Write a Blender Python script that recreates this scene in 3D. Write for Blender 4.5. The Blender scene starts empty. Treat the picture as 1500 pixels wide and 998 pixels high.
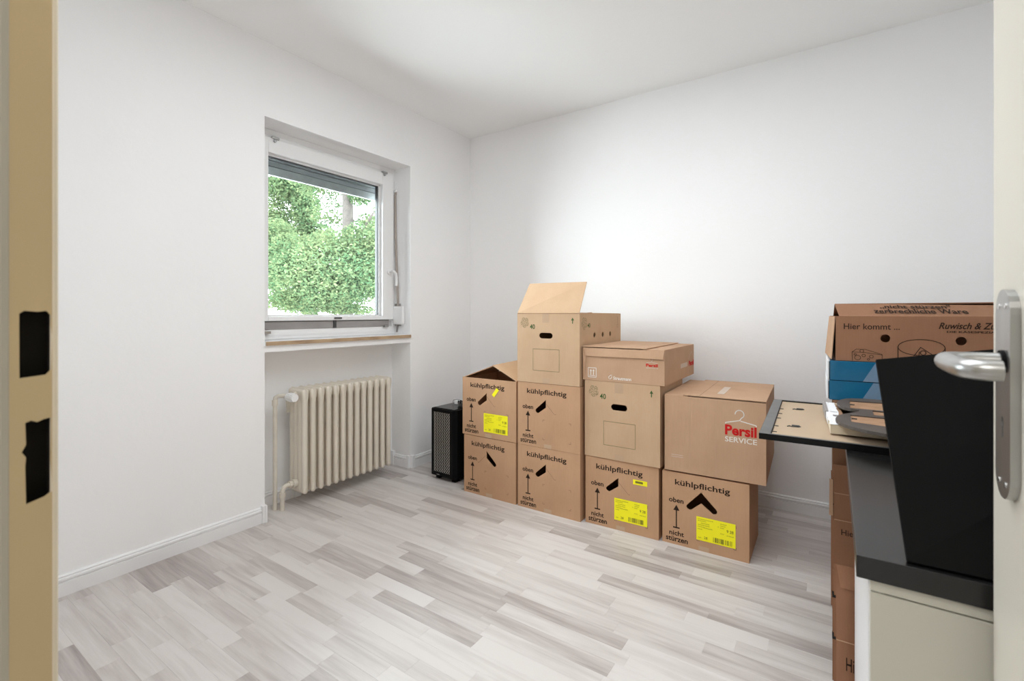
import bpy, bmesh, math, random
from mathutils import Vector, Matrix, noise
R = random.Random(7)
C = bpy.context.scene.collection
rad = math.radians

# ------------------------------------------------------------------ camera, light, exposure
CAM_H = 1.08
TH = rad(34.1)
cam_d = bpy.data.cameras.new('camera')
cam = bpy.data.objects.new('camera', cam_d); C.objects.link(cam)
cam.location = (0, 0, CAM_H)
cam.rotation_euler = (rad(90), 0, TH)
cam_d.sensor_width = 36
cam_d.lens = 695 / 1500 * 36
cam_d.shift_y = -39.5 / 1500
cam_d.clip_start = 0.02
cam_d.dof.use_dof = True
cam_d.dof.focus_distance = 2.6
cam_d.dof.aperture_fstop = 7.1
bpy.context.scene.camera = cam

sc = bpy.context.scene
sc.view_settings.view_transform = 'Standard'
sc.view_settings.look = 'None'
sc.view_settings.gamma = 1
sc.view_settings.use_curve_mapping = False
sc.view_settings.exposure = 0.40
sc.cycles.max_bounces = 14
sc.cycles.diffuse_bounces = 9
sc.cycles.transparent_max_bounces = 24
sc.cycles.sample_clamp_indirect = 12
sc.cycles.use_denoising = True
sc.cycles.caustics_reflective = False
sc.cycles.caustics_refractive = False

SKY = 15.5
w = bpy.data.worlds.new('sky'); sc.world = w; w.use_nodes = True
w.node_tree.nodes['Background'].inputs[0].default_value = (0.86, 0.94, 1.0, 1)
w.node_tree.nodes['Background'].inputs[1].default_value = SKY

def area(name, loc, rot, sx, sy, power, col, portal=False):
    d = bpy.data.lights.new(name, 'AREA'); d.shape = 'RECTANGLE'; d.size = sx; d.size_y = sy
    d.energy = power; d.color = col
    o = bpy.data.objects.new(name, d); C.objects.link(o); o.location = loc; o.rotation_euler = rot
    if portal: d.cycles.is_portal = True
    return o
# daylight sampling portal in the window opening (emits nothing itself)
area('window_portal', (-2.72, 1.80, 1.52), (0, rad(-90), 0), 1.0, 0.85, 1, (1, 1, 1), True)
# unseen fill light added in the hall behind the camera
area('hall_fill_light', (-0.25, -1.0, 2.45), (0, 0, 0), 0.9, 0.9, 15, (1.0, 0.98, 0.95))
# added fill light under the ceiling, out of view, to brighten the walls
area('room_fill_light', (-0.70, 1.30, 2.47), (0, 0, 0), 1.5, 1.5, 21.5, (0.93, 0.965, 1.0))

# ------------------------------------------------------------------ materials
def mat(name, col, rough=0.6, metal=0.0, spec=0.5, var=0.0, vscale=6, bump=0.0, bscale=60, coat=0.0, emit=None, vcol=None, stretch=None):
    m = bpy.data.materials.new(name); m.use_nodes = True
    nt = m.node_tree; b = nt.nodes['Principled BSDF']
    b.inputs['Base Color'].default_value = (*col, 1)
    b.inputs['Roughness'].default_value = rough
    b.inputs['Metallic'].default_value = metal
    b.inputs['Specular IOR Level'].default_value = spec
    b.inputs['Coat Weight'].default_value = coat
    tc = nt.nodes.new('ShaderNodeTexCoord')
    src = tc.outputs['Object']
    if stretch:
        mp = nt.nodes.new('ShaderNodeMapping'); mp.inputs['Scale'].default_value = stretch
        nt.links.new(src, mp.inputs['Vector']); src = mp.outputs['Vector']
    if var or vcol:
        n = nt.nodes.new('ShaderNodeTexNoise'); n.inputs['Scale'].default_value = vscale; n.inputs['Detail'].default_value = 5
        nt.links.new(src, n.inputs['Vector'])
        mx = nt.nodes.new('ShaderNodeMix'); mx.data_type = 'RGBA'
        c2 = vcol if vcol else tuple(c * (1 - var) for c in col)
        mx.inputs['A'].default_value = (*col, 1); mx.inputs['B'].default_value = (*c2, 1)
        rp = nt.nodes.new('ShaderNodeMapRange'); rp.inputs['From Min'].default_value = 0.35; rp.inputs['From Max'].default_value = 0.65
        nt.links.new(n.outputs['Fac'], rp.inputs['Value']); nt.links.new(rp.outputs['Result'], mx.inputs['Factor'])
        nt.links.new(mx.outputs['Result'], b.inputs['Base Color'])
    if bump:
        n2 = nt.nodes.new('ShaderNodeTexNoise'); n2.inputs['Scale'].default_value = bscale; n2.inputs['Detail'].default_value = 4
        nt.links.new(src, n2.inputs['Vector'])
        bp = nt.nodes.new('ShaderNodeBump'); bp.inputs['Strength'].default_value = bump; bp.inputs['Distance'].default_value = 0.004
        nt.links.new(n2.outputs['Fac'], bp.inputs['Height']); nt.links.new(bp.outputs['Normal'], b.inputs['Normal'])
    return m

M = {}
M['wall'] = mat('wall_paint', (0.90, 0.90, 0.902), 0.75, spec=0.25, var=0.02, vscale=1.5, bump=0.35, bscale=22)
M['ceil'] = mat('ceiling_paint', (0.90, 0.90, 0.90), 0.85, spec=0.2, bump=0.15, bscale=40)
M['trimw'] = mat('white_lacquer', (0.83, 0.83, 0.835), 0.35, bump=0.05, bscale=15)
M['pvc'] = mat('white_plastic', (0.84, 0.84, 0.84), 0.3)
M['pvcd'] = mat('grey_plastic', (0.33, 0.31, 0.30), 0.5, var=0.15)
M['raw'] = mat('raw_wood_edge', (0.50, 0.36, 0.22), 0.8, vcol=(0.34, 0.23, 0.14), vscale=25, stretch=(1, .3, 1))
M['rad'] = mat('radiator_enamel', (0.76, 0.70, 0.60), 0.30, var=0.05, vscale=5)
M['pipe'] = mat('pipe_paint', (0.72, 0.67, 0.58), 0.4, var=0.1, vscale=14)
M['chrome'] = mat('chrome', (0.7, 0.7, 0.7), 0.25, metal=1)
M['steel'] = mat('brushed_steel', (0.50, 0.50, 0.49), 0.34, metal=1, var=0.25, vscale=8, stretch=(1, 1, .2))
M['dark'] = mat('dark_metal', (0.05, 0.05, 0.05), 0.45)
M['black'] = mat('black_plastic', (0.004, 0.004, 0.0045), 0.6, spec=0.12)
M['blackp'] = mat('matt_black_panel', (0.005, 0.005, 0.005), 0.75, spec=0.10)
M['slab'] = mat('anthracite_laminate', (0.008, 0.008, 0.008), 0.27, spec=0.5, var=0.2, vscale=9)
M['cab'] = mat('cream_white_front', (0.56, 0.55, 0.48), 0.35)
M['cabw'] = mat('white_melamine', (0.80, 0.81, 0.83), 0.3)
M['door'] = mat('cream_door_lacquer', (0.62, 0.585, 0.51), 0.4, var=0.05, vscale=2)
M['jamb'] = mat('beige_steel_frame', (0.54, 0.42, 0.24), 0.45, var=0.06, vscale=3)
M['seal'] = mat('grey_frame_lip', (0.42, 0.39, 0.32), 0.5)
M['gap_shade'] = mat('gap_shade_black', (0.01, 0.008, 0.006), 0.9)  # near-black, puts the shade of holes and gaps into the colour
M['hall'] = mat('hall_paint', (0.7, 0.68, 0.64), 0.8)
M['ink'] = mat('black_print', (0.035, 0.022, 0.016), 0.8, spec=0.1)
M['inkf'] = mat('faint_print', (0.22, 0.13, 0.08), 0.8, spec=0.1)
M['green'] = mat('green_print', (0.07, 0.13, 0.045), 0.8, spec=0.1)
M['greenf'] = mat('thin_green_print', (0.20, 0.20, 0.10), 0.8, spec=0.1)
M['red'] = mat('red_print', (0.55, 0.012, 0.012), 0.7, spec=0.2)
M['whitep'] = mat('white_print', (0.80, 0.76, 0.70), 0.8, spec=0.1)
M['whitef'] = mat('worn_white_print', (0.62, 0.52, 0.44), 0.8, spec=0.1)
M['yellow'] = mat('yellow_sticker', (0.97, 0.90, 0.006), 0.55)
M['yink'] = mat('sticker_print', (0.20, 0.19, 0.02), 0.8)
M['yinkf'] = mat('sticker_small_print', (0.5, 0.47, 0.02), 0.8)
M['tape'] = mat('brown_tape', (0.50, 0.34, 0.22), 0.3)
M['blue'] = mat('blue_gloss_card', (0.008, 0.135, 0.27), 0.22, coat=0.5, var=0.1)
M['bluel'] = mat('pale_blue_gloss_card', (0.16, 0.26, 0.38), 0.2, coat=0.5)
M['blued'] = mat('card_gap_shade', (0.02, 0.03, 0.035), 0.6)  # dark colour for the shade in the blue boxes' side gap
M['paper'] = mat('white_paper', (0.82, 0.83, 0.85), 0.7, bump=0.3, bscale=30)
M['cream'] = mat('cream_frame_wood', (0.72, 0.64, 0.50), 0.5, var=0.08)
M['fframe'] = mat('grey_black_frame', (0.09, 0.09, 0.09), 0.35, var=0.3, vscale=20)
M['fedge'] = mat('black_frame_edge', (0.004, 0.004, 0.0045), 0.35, spec=0.2)
M['backing'] = mat('frame_backing_board', (0.46, 0.345, 0.235), 0.8, var=0.05, vscale=5)
M['mdf'] = mat('brown_fibreboard', (0.38, 0.22, 0.125), 0.8, vcol=(0.30, 0.17, 0.09), vscale=30)
M['greyfr'] = mat('grey_brown_frame', (0.075, 0.060, 0.050), 0.5, var=0.15)
M['shutter'] = mat('shutter_slats', (0.30, 0.32, 0.33), 0.5, var=0.1)
M['shbar'] = mat('shutter_bar', (0.33, 0.35, 0.35), 0.5, var=0.15, vscale=20)
M['belt'] = mat('woven_belt', (0.42, 0.37, 0.33), 0.9, bump=0.3, bscale=200)
M['bark'] = mat('tree_bark', (0.055, 0.045, 0.038), 0.9, vcol=(0.035, 0.028, 0.024), vscale=12, bump=0.6, bscale=14)
M['ground'] = mat('pale_pavement', (0.55, 0.55, 0.54), 0.9, var=0.1)
M['chip'] = mat('ochre_chip', (0.42, 0.26, 0.07), 0.7)

def cardboard(name, c1, c2):
    m = bpy.data.materials.new(name); m.use_nodes = True
    nt = m.node_tree; b = nt.nodes['Principled BSDF']
    b.inputs['Roughness'].default_value = 0.8; b.inputs['Specular IOR Level'].default_value = 0.2
    tc = nt.nodes.new('ShaderNodeTexCoord')
    def mapn(s):
        mp = nt.nodes.new('ShaderNodeMapping'); mp.inputs['Scale'].default_value = s
        nt.links.new(tc.outputs['Object'], mp.inputs['Vector']); return mp.outputs['Vector']
    n = nt.nodes.new('ShaderNodeTexNoise'); n.inputs['Scale'].default_value = 1.0; n.inputs['Detail'].default_value = 6
    nt.links.new(mapn((8, 8, 5)), n.inputs['Vector'])
    n2 = nt.nodes.new('ShaderNodeTexNoise'); n2.inputs['Scale'].default_value = 1.0; n2.inputs['Detail'].default_value = 3
    nt.links.new(mapn((260, 260, 12)), n2.inputs['Vector'])
    ad = nt.nodes.new('ShaderNodeMath'); ad.operation = 'MULTIPLY_ADD'; ad.inputs[1].default_value = 0.45
    nt.links.new(n2.outputs['Fac'], ad.inputs[0]); nt.links.new(n.outputs['Fac'], ad.inputs[2])
    rp = nt.nodes.new('ShaderNodeMapRange'); rp.inputs['From Min'].default_value = 0.5; rp.inputs['From Max'].default_value = 0.95
    nt.links.new(ad.outputs[0], rp.inputs['Value'])
    mx = nt.nodes.new('ShaderNodeMix'); mx.data_type = 'RGBA'
    mx.inputs['A'].default_value = (*c1, 1); mx.inputs['B'].default_value = (*c2, 1)
    nt.links.new(rp.outputs['Result'], mx.inputs['Factor']); nt.links.new(mx.outputs['Result'], b.inputs['Base Color'])
    bp = nt.nodes.new('ShaderNodeBump'); bp.inputs['Strength'].default_value = 0.35; bp.inputs['Distance'].default_value = 0.003
    nt.links.new(ad.outputs[0], bp.inputs['Height']); nt.links.new(bp.outputs['Normal'], b.inputs['Normal'])
    return m
M['cardA'] = cardboard('cardboard_tan', (0.55, 0.335, 0.20), (0.485, 0.29, 0.17))
M['cardB'] = cardboard('cardboard_light', (0.58, 0.40, 0.255), (0.53, 0.355, 0.22))
M['cardP'] = cardboard('cardboard_parcel', (0.55, 0.355, 0.228), (0.49, 0.31, 0.195))
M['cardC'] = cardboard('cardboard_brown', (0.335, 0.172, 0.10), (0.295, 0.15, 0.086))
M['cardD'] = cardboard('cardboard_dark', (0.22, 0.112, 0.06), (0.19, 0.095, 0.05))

# glass: transparent pane with a fresnel reflection
g = bpy.data.materials.new('window_glass'); g.use_nodes = True
nt = g.node_tree; nt.nodes.clear()
out = nt.nodes.new('ShaderNodeOutputMaterial'); mixs = nt.nodes.new('ShaderNodeMixShader')
tr = nt.nodes.new('ShaderNodeBsdfTransparent'); gl = nt.nodes.new('ShaderNodeBsdfGlossy'); gl.inputs['Roughness'].default_value = 0.02
fr = nt.nodes.new('ShaderNodeFresnel'); fr.inputs['IOR'].default_value = 1.3
nt.links.new(fr.outputs[0], mixs.inputs[0]); nt.links.new(tr.outputs[0], mixs.inputs[1]); nt.links.new(gl.outputs[0], mixs.inputs[2])
nt.links.new(mixs.outputs[0], out.inputs[0])
tr.inputs[0].default_value = (0.95, 0.97, 0.96, 1)
M['glass'] = g

# leaves: diffuse + translucent, tone varies with place
def leafmat(name, c1, c2):
    m = bpy.data.materials.new(name); m.use_nodes = True
    nt = m.node_tree; nt.nodes.clear()
    out = nt.nodes.new('ShaderNodeOutputMaterial'); mx = nt.nodes.new('ShaderNodeMixShader'); mx.inputs[0].default_value = 0.4
    df = nt.nodes.new('ShaderNodeBsdfDiffuse'); tl = nt.nodes.new('ShaderNodeBsdfTranslucent')
    geo = nt.nodes.new('ShaderNodeNewGeometry')
    tc = nt.nodes.new('ShaderNodeTexCoord'); n = nt.nodes.new('ShaderNodeTexNoise'); n.inputs['Scale'].default_value = 0.9
    nt.links.new(tc.outputs['Object'], n.inputs['Vector'])
    ad = nt.nodes.new('ShaderNodeMath'); ad.operation = 'MULTIPLY_ADD'; ad.inputs[1].default_value = 0.5
    nt.links.new(geo.outputs['Random Per Island'], ad.inputs[0]); nt.links.new(n.outputs['Fac'], ad.inputs[2])
    rp = nt.nodes.new('ShaderNodeMapRange'); rp.inputs['From Min'].default_value = 0.45; rp.inputs['From Max'].default_value = 1.0
    nt.links.new(ad.outputs[0], rp.inputs['Value'])
    cm = nt.nodes.new('ShaderNodeMix'); cm.data_type = 'RGBA'
    cm.inputs['A'].default_value = (*c1, 1); cm.inputs['B'].default_value = (*c2, 1)
    nt.links.new(rp.outputs['Result'], cm.inputs['Factor'])
    for s in (df, tl): nt.links.new(cm.outputs['Result'], s.inputs['Color'])
    nt.links.new(df.outputs[0], mx.inputs[1]); nt.links.new(tl.outputs[0], mx.inputs[2]); nt.links.new(mx.outputs[0], out.inputs[0])
    return m
M['leaf'] = leafmat('green_leaves', (0.052, 0.100, 0.050), (0.130, 0.158, 0.078))

# laminate strips: tone and grain seed come from the strip's own attribute
m = bpy.data.materials.new('grey_oak_laminate'); m.use_nodes = True
nt = m.node_tree; b = nt.nodes['Principled BSDF']
at = nt.nodes.new('ShaderNodeAttribute'); at.attribute_name = 'tone'
sp = nt.nodes.new('ShaderNodeSeparateColor'); nt.links.new(at.outputs['Color'], sp.inputs[0])
tc = nt.nodes.new('ShaderNodeTexCoord')
mp = nt.nodes.new('ShaderNodeMapping'); mp.inputs['Scale'].default_value = (2.6, 30, 1)
cb = nt.nodes.new('ShaderNodeCombineXYZ'); sc10 = nt.nodes.new('ShaderNodeMath'); sc10.operation = 'MULTIPLY'; sc10.inputs[1].default_value = 40
nt.links.new(sp.outputs[1], sc10.inputs[0]); nt.links.new(sc10.outputs[0], cb.inputs['Z']); nt.links.new(sc10.outputs[0], cb.inputs['X'])
nt.links.new(tc.outputs['Object'], mp.inputs['Vector']); nt.links.new(cb.outputs[0], mp.inputs['Location'])
n1 = nt.nodes.new('ShaderNodeTexNoise'); n1.inputs['Scale'].default_value = 1; n1.inputs['Detail'].default_value = 6; n1.inputs['Distortion'].default_value = 0.6
nt.links.new(mp.outputs[0], n1.inputs['Vector'])
mp2 = nt.nodes.new('ShaderNodeMapping'); mp2.inputs['Scale'].default_value = (9, 260, 1)
nt.links.new(tc.outputs['Object'], mp2.inputs['Vector']); nt.links.new(cb.outputs[0], mp2.inputs['Location'])
n2 = nt.nodes.new('ShaderNodeTexNoise'); n2.inputs['Scale'].default_value = 1; n2.inputs['Detail'].default_value = 3
nt.links.new(mp2.outputs[0], n2.inputs['Vector'])
ma = nt.nodes.new('ShaderNodeMath'); ma.operation = 'MULTIPLY_ADD'; ma.inputs[1].default_value = 0.85
nt.links.new(n1.outputs['Fac'], ma.inputs[0]); nt.links.new(sp.outputs[0], ma.inputs[2])
mb = nt.nodes.new('ShaderNodeMath'); mb.operation = 'MULTIPLY_ADD'; mb.inputs[1].default_value = 0.18
nt.links.new(n2.outputs['Fac'], mb.inputs[0]); nt.links.new(ma.outputs[0], mb.inputs[2])
cr = nt.nodes.new('ShaderNodeValToRGB'); nt.links.new(mb.outputs[0], cr.inputs[0])
e = cr.color_ramp.elements
e[0].position = 0.28; e[0].color = (0.245, 0.205, 0.188, 1)
e[1].position = 1.25 if False else 1.0; e[1].color = (0.66, 0.625, 0.60, 1)
x = e.new(0.55); x.color = (0.425, 0.38, 0.36, 1)
x = e.new(0.78); x.color = (0.57, 0.53, 0.505, 1)
nt.links.new(cr.outputs[0], b.inputs['Base Color'])
b.inputs['Roughness'].default_value = 0.42; b.inputs['Specular IOR Level'].default_value = 0.5
bp = nt.nodes.new('ShaderNodeBump'); bp.inputs['Strength'].default_value = 0.12; bp.inputs['Distance'].default_value = 0.001
nt.links.new(n2.outputs['Fac'], bp.inputs['Height']); nt.links.new(bp.outputs['Normal'], b.inputs['Normal'])
M['lam'] = m

# ------------------------------------------------------------------ mesh helpers
class MB:
    def __init__(s): s.v = []; s.f = []; s.smooth = []
    def add(s, vs, fs, smooth=False, mx=None):
        o = len(s.v)
        s.v += [tuple((mx @ Vector(p)) if mx else p) for p in vs]
        s.f += [tuple(i + o for i in f) for f in fs]; s.smooth += [smooth] * len(fs)
    def box(s, x0, y0, z0, x1, y1, z1, mx=None):
        vs = [(x0, y0, z0), (x1, y0, z0), (x1, y1, z0), (x0, y1, z0), (x0, y0, z1), (x1, y0, z1), (x1, y1, z1), (x0, y1, z1)]
        s.add(vs, [(0, 3, 2, 1), (4, 5, 6, 7), (0, 1, 5, 4), (1, 2, 6, 5), (2, 3, 7, 6), (3, 0, 4, 7)], mx=mx); return s
    def cyl(s, a, b_, r, r2=None, n=16, smooth=True, caps=True):
        a = Vector(a); b_ = Vector(b_); r2 = r if r2 is None else r2
        z = (b_ - a).normalized(); x = z.orthogonal().normalized(); y = z.cross(x)
        vs = []
        for (c, rr) in ((a, r), (b_, r2)):
            for i in range(n):
                t = 2 * math.pi * i / n; vs.append(tuple(c + x * rr * math.cos(t) + y * rr * math.sin(t)))
        s.add(vs, [(i, (i + 1) % n, n + (i + 1) % n, n + i) for i in range(n)], smooth)
        if caps: s.add(vs, [tuple(reversed(range(n))), tuple(range(n, 2 * n))])
        return s
    def tube(s, pts, rs, n=14, caps=True):
        pts = [Vector(p) for p in pts]
        if not isinstance(rs, (list, tuple)): rs = [rs] * len(pts)
        vs = []; prev = None
        for i, p in enumerate(pts):
            t = (pts[min(i + 1, len(pts) - 1)] - pts[max(i - 1, 0)]).normalized()
            if prev is None: x = t.orthogonal().normalized()
            else: x = (prev - t * prev.dot(t)).normalized()
            prev = x; y = t.cross(x)
            for k in range(n):
                a = 2 * math.pi * k / n; vs.append(tuple(p + x * rs[i] * math.cos(a) + y * rs[i] * math.sin(a)))
        fs = [(i * n + k, i * n + (k + 1) % n, (i + 1) * n + (k + 1) % n, (i + 1) * n + k) for i in range(len(pts) - 1) for k in range(n)]
        s.add(vs, fs, True)
        if caps: s.add(vs, [tuple(reversed(range(n))), tuple((len(pts) - 1) * n + k for k in range(n))])
        return s
    def prism(s, prof, axis_pts, mx=None):
        """prof: list of (a,b) pairs; axis_pts: function(a,b,t) -> xyz for t in 0,1"""
        n = len(prof); vs = [axis_pts(a, b_, 0) for a, b_ in prof] + [axis_pts(a, b_, 1) for a, b_ in prof]
        s.add(vs, [(i, (i + 1) % n, n + (i + 1) % n, n + i) for i in range(n)] + [tuple(reversed(range(n))), tuple(range(n, 2 * n))], mx=mx); return s
    def build(s, name, m, parent=None, bevel=0, seg=2):
        me = bpy.data.meshes.new(name); me.from_pydata(s.v, [], s.f)
        me.polygons.foreach_set('use_smooth', s.smooth); me.materials.append(m); me.validate(); me.update()
        if True:
            bm = bmesh.new(); bm.from_mesh(me); bmesh.ops.recalc_face_normals(bm, faces=bm.faces); bm.to_mesh(me); bm.free()
        o = bpy.data.objects.new(name, me); C.objects.link(o)
        if parent: o.parent = parent
        if bevel:
            md = o.modifiers.new('bevel', 'BEVEL'); md.width = bevel; md.segments = seg; md.limit_method = 'ANGLE'; md.angle_limit = rad(40)
        return o

def sheet(outer, holes, th):
    """flat sheet with holes as (verts, faces): polygon in local x,z ; thickness from y=0 to y=th"""
    cu = bpy.data.curves.new('tmp', 'CURVE'); cu.dimensions = '2D'; cu.fill_mode = 'BOTH'; cu.extrude = th / 2
    for pts in [outer] + holes:
        sp_ = cu.splines.new('POLY'); sp_.points.add(len(pts) - 1); sp_.use_cyclic_u = True
        for i, (x_, z_) in enumerate(pts): sp_.points[i].co = (x_, z_, 0, 1)
    o = bpy.data.objects.new('tmp', cu); C.objects.link(o)
    me = bpy.data.meshes.new_from_object(o.evaluated_get(bpy.context.evaluated_depsgraph_get()))
    vs = [(v.co.x, -v.co.z + th / 2, v.co.y) for v in me.vertices]; fs = [tuple(p.vertices) for p in me.polygons]
    bpy.data.objects.remove(o); bpy.data.curves.remove(cu); bpy.data.meshes.remove(me)
    return vs, fs

_tc = {}
def text2d(body, bold=0.0, shear=0.0):
    k = (body, bold, shear)
    if k in _tc: return _tc[k]
    cu = bpy.data.curves.new('tmp', 'FONT'); cu.body = body; cu.size = 1; cu.offset = bold; cu.shear = shear; cu.resolution_u = 3
    o = bpy.data.objects.new('tmp', cu); C.objects.link(o)
    me = bpy.data.meshes.new_from_object(o.evaluated_get(bpy.context.evaluated_depsgraph_get()))
    vs = [(v.co.x, v.co.y) for v in me.vertices]; fs = [tuple(p.vertices) for p in me.polygons]
    bpy.data.objects.remove(o); bpy.data.curves.remove(cu); bpy.data.meshes.remove(me)
    xs = [p[0] for p in vs]; ys = [p[1] for p in vs]; x0, x1, y0, y1 = min(xs), max(xs), min(ys), max(ys)
    vs = [((a - x0) / (x1 - x0), (b_ - y0) / (y1 - y0)) for a, b_ in vs]
    _tc[k] = (vs, fs); return _tc[k]

class Face:
    """print on a rectangular face: (u, v) run 0..1 from its top left; o=top-left corner, ex, ey(down), n outward (unit)"""
    def __init__(s, o, ex, ed, n): s.o = Vector(o); s.ex = Vector(ex); s.ed = Vector(ed); s.n = Vector(n)
    def p(s, u, v, h=0.0006): return tuple(s.o + s.ex * u + s.ed * v + s.n * h)
    def text(s, mb, body, u0, v0, u1, v1, bold=0.0, shear=0.0, h=0.0006):
        vs, fs = text2d(body, bold, shear)
        mb.add([s.p(u0 + (u1 - u0) * a, v1 + (v0 - v1) * b_, h) for a, b_ in vs], fs)
    def poly(s, mb, pts, h=0.0006): mb.add([s.p(u, v, h) for u, v in pts], [tuple(range(len(pts)))])
    def rect(s, mb, u0, v0, u1, v1, h=0.0006): s.poly(mb, [(u0, v0), (u1, v0), (u1, v1), (u0, v1)], h)
    def line(s, mb, pts, wd, h=0.0006, closed=False):
        pts = pts + [pts[0]] if closed else pts
        W = s.ex.length; H = s.ed.length
        for (a, b_), (c, d) in zip(pts, pts[1:]):
            dx, dy = (c - a) * W, (d - b_) * H; L = math.hypot(dx, dy) or 1; nx, ny = -dy / L * wd / 2, dx / L * wd / 2
            ex_, ey_ = dx / L * wd * .4, dy / L * wd * .4
            s.poly(mb, [(a + (nx - ex_) / W, b_ + (ny - ey_) / H), (c + (nx + ex_) / W, d + (ny + ey_) / H), (c + (-nx + ex_) / W, d + (-ny + ey_) / H), (a + (-nx - ex_) / W, b_ + (-ny - ey_) / H)], h)

def empty(name, loc=(0, 0, 0), rz=0.0, label=None, cat=None, group=None, kind=None):
    o = bpy.data.objects.new(name, None); C.objects.link(o); o.location = loc; o.rotation_euler = (0, 0, rz); o.empty_display_size = 0.05
    tag(o, label, cat, group, kind); return o
def tag(o, label=None, cat=None, group=None, kind=None):
    if label: o['label'] = label
    if cat: o['category'] = cat
    if group: o['group'] = group
    if kind: o['kind'] = kind
    return o

# ------------------------------------------------------------------ room shell
XL, YB, H = -2.447, 3.007, 2.50
XR, YF = 1.15, 0.12
N0, N1, NT = 1.321, 2.347, 2.108        # niche from, to, top
XO = -2.80                              # outer face of the window wall
# walls
wl = MB()
wl.box(XO, YF - .24, -.05, XL, N0, H)
wl.box(XO, N1, -.05, XL, YB + .2, H)
wl.box(XO, N0, NT, XL, N1, H)
wl.box(XO, N0, -.05, -2.635, N1, .965)      # wall behind the radiator
tag(wl.build('wall_left', M['wall']), 'white painted wall with a deep window and radiator niche', 'wall', kind='structure')
tag(MB().box(XO, YB, -.05, XR + .2, YB + .2, H).build('wall_back', M['wall']), 'white painted wall behind the stacked cardboard boxes', 'wall', kind='structure')
tag(MB().box(XR, -2.3, -.05, XR + .2, YB, H).build('wall_right', M['wall']), 'white painted wall behind the open door', 'wall', kind='structure')
DX0, DX1, DZ = -.594, .215, 2.06
wf = MB(); wf.box(XL, YF - .24, -.05, DX0 - .012, YF, H); wf.box(DX1 + .012, YF - .24, -.05, XR, YF, H); wf.box(DX0 - .012, YF - .24, DZ, DX1 + .012, YF, H)
tag(wf.build('wall_front', M['wall']), 'white painted wall holding the doorway', 'wall', kind='structure')
tag(MB().box(XO, -2.3, H, XR + .2, YB + .2, H + .12).build('ceiling', M['ceil']), 'smooth white painted ceiling', 'ceiling', kind='structure')
hw = MB(); hw.box(-1.6, -2.4, -.05, XR, -2.3, H); hw.box(-1.7, -2.4, -.05, -1.6, YF - .24, H)
tag(hw.build('wall_rear', M['hall']), 'off white wall of the hallway behind the doorway', 'wall', kind='structure')

# floor: strips of laminate
fl = empty('floor', (0, 0, 0), label='pale grey-brown oak laminate floor of staggered strips', cat='floor', kind='structure')
MB().box(XO, -2.3, -.06, XR + .2, YB + .2, -.0042).build('subfloor', M['gap_shade'], fl)
def strip_mesh(mb, cols, x0, x1, y0, y1, tone, seed):
    b_ = .0005
    z0, z1 = -.004, 0
    vs = [(x0, y0, z0), (x1, y0, z0), (x1, y1, z0), (x0, y1, z0), (x0, y0, z1 - b_), (x1, y0, z1 - b_), (x1, y1, z1 - b_), (x0, y1, z1 - b_),
          (x0 + b_, y0 + b_, z1), (x1 - b_, y0 + b_, z1), (x1 - b_, y1 - b_, z1), (x0 + b_, y1 - b_, z1)]
    fs = [(0, 1, 5, 4), (1, 2, 6, 5), (2, 3, 7, 6), (3, 0, 4, 7), (4, 5, 9, 8), (5, 6, 10, 9), (6, 7, 11, 10), (7, 4, 8, 11), (8, 9, 10, 11)]
    mb.add(vs, fs); cols += [(tone, seed, 0, 1)] * len(vs)
def colour(o, cols):
    a = o.data.color_attributes.new('tone', 'FLOAT_COLOR', 'POINT')
    for i, c in enumerate(cols): a.data[i].color = c
strips = []
SW = .065; y = -.30; row = 0
rr = random.Random(11)
while y < YB + .01:
    x = XO + .1 - rr.uniform(0, .35)
    while x < XR + .02:
        L = rr.choice([.26, .33, .38, .42, .48, .55])
        tone = min(.62, max(.02, rr.gauss(.34, .12)))
        if rr.random() < .10: tone = rr.uniform(.0, .10)
        x1 = min(x + L, XR + .02)
        if x1 > XL - .2 and x1 - max(x, XL - .2) > .01:
            strips.append((max(x, XL - .2), x1, y, min(y + SW, YB), tone, rr.random()))
        x += L
    y += SW; row += 1
s_, c_ = math.sin(TH), math.cos(TH)
def proj(x_, y_, z_):
    f_ = -x_ * s_ + y_ * c_; r_ = x_ * c_ + y_ * s_
    return (750 + 695 * r_ / f_, 459.5 - 695 * (z_ - CAM_H) / f_, f_)
def score(st):
    cx, cy = (st[0] + st[1]) / 2, (st[2] + st[3]) / 2
    if cy < .2: return 0
    px, py, f_ = proj(cx, cy, 0)
    if f_ < .3 or px < 20 or px > 1300 or py > 1040: return 0
    if cy > 2.25 and -1.9 < cx < -.3: return 0
    if cy > .84 and cx > .06: return 0
    return (st[1] - st[0]) / f_ ** 3
strips.sort(key=score, reverse=True)
for st in strips[:300]:
    mb = MB(); cols = []; strip_mesh(mb, cols, *st)
    o = mb.build('floor_plank', M['lam'], fl); colour(o, cols)
mb = MB(); cols = []
for st in strips[300:]: strip_mesh(mb, cols, *st)
o = mb.build('plank_field', M['lam'], fl); colour(o, cols); tag(o, kind='stuff')
MB().box(-1.6, -2.3, -.06, XR, -.30, 0).build('hall_floor', M['cabw'], fl)
# small ochre chip lying on the floor
ch = MB(); cx, cy = -1.245, .655
pts = [(-.030, .004), (-.012, .010), (0, .006), (.016, .009), (.032, .001), (.014, -.006), (.002, -.004), (-.014, -.008)]
ch.prism([(a, b_) for a, b_ in pts], lambda a, b_, t: (cx + a * .9 - b_ * .4, cy + a * .1 + b_, .0005 + t * .0016))
tag(ch.build('wood_chip', M['chip']), 'small ochre sliver lying alone on the laminate floor', 'chip')

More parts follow.
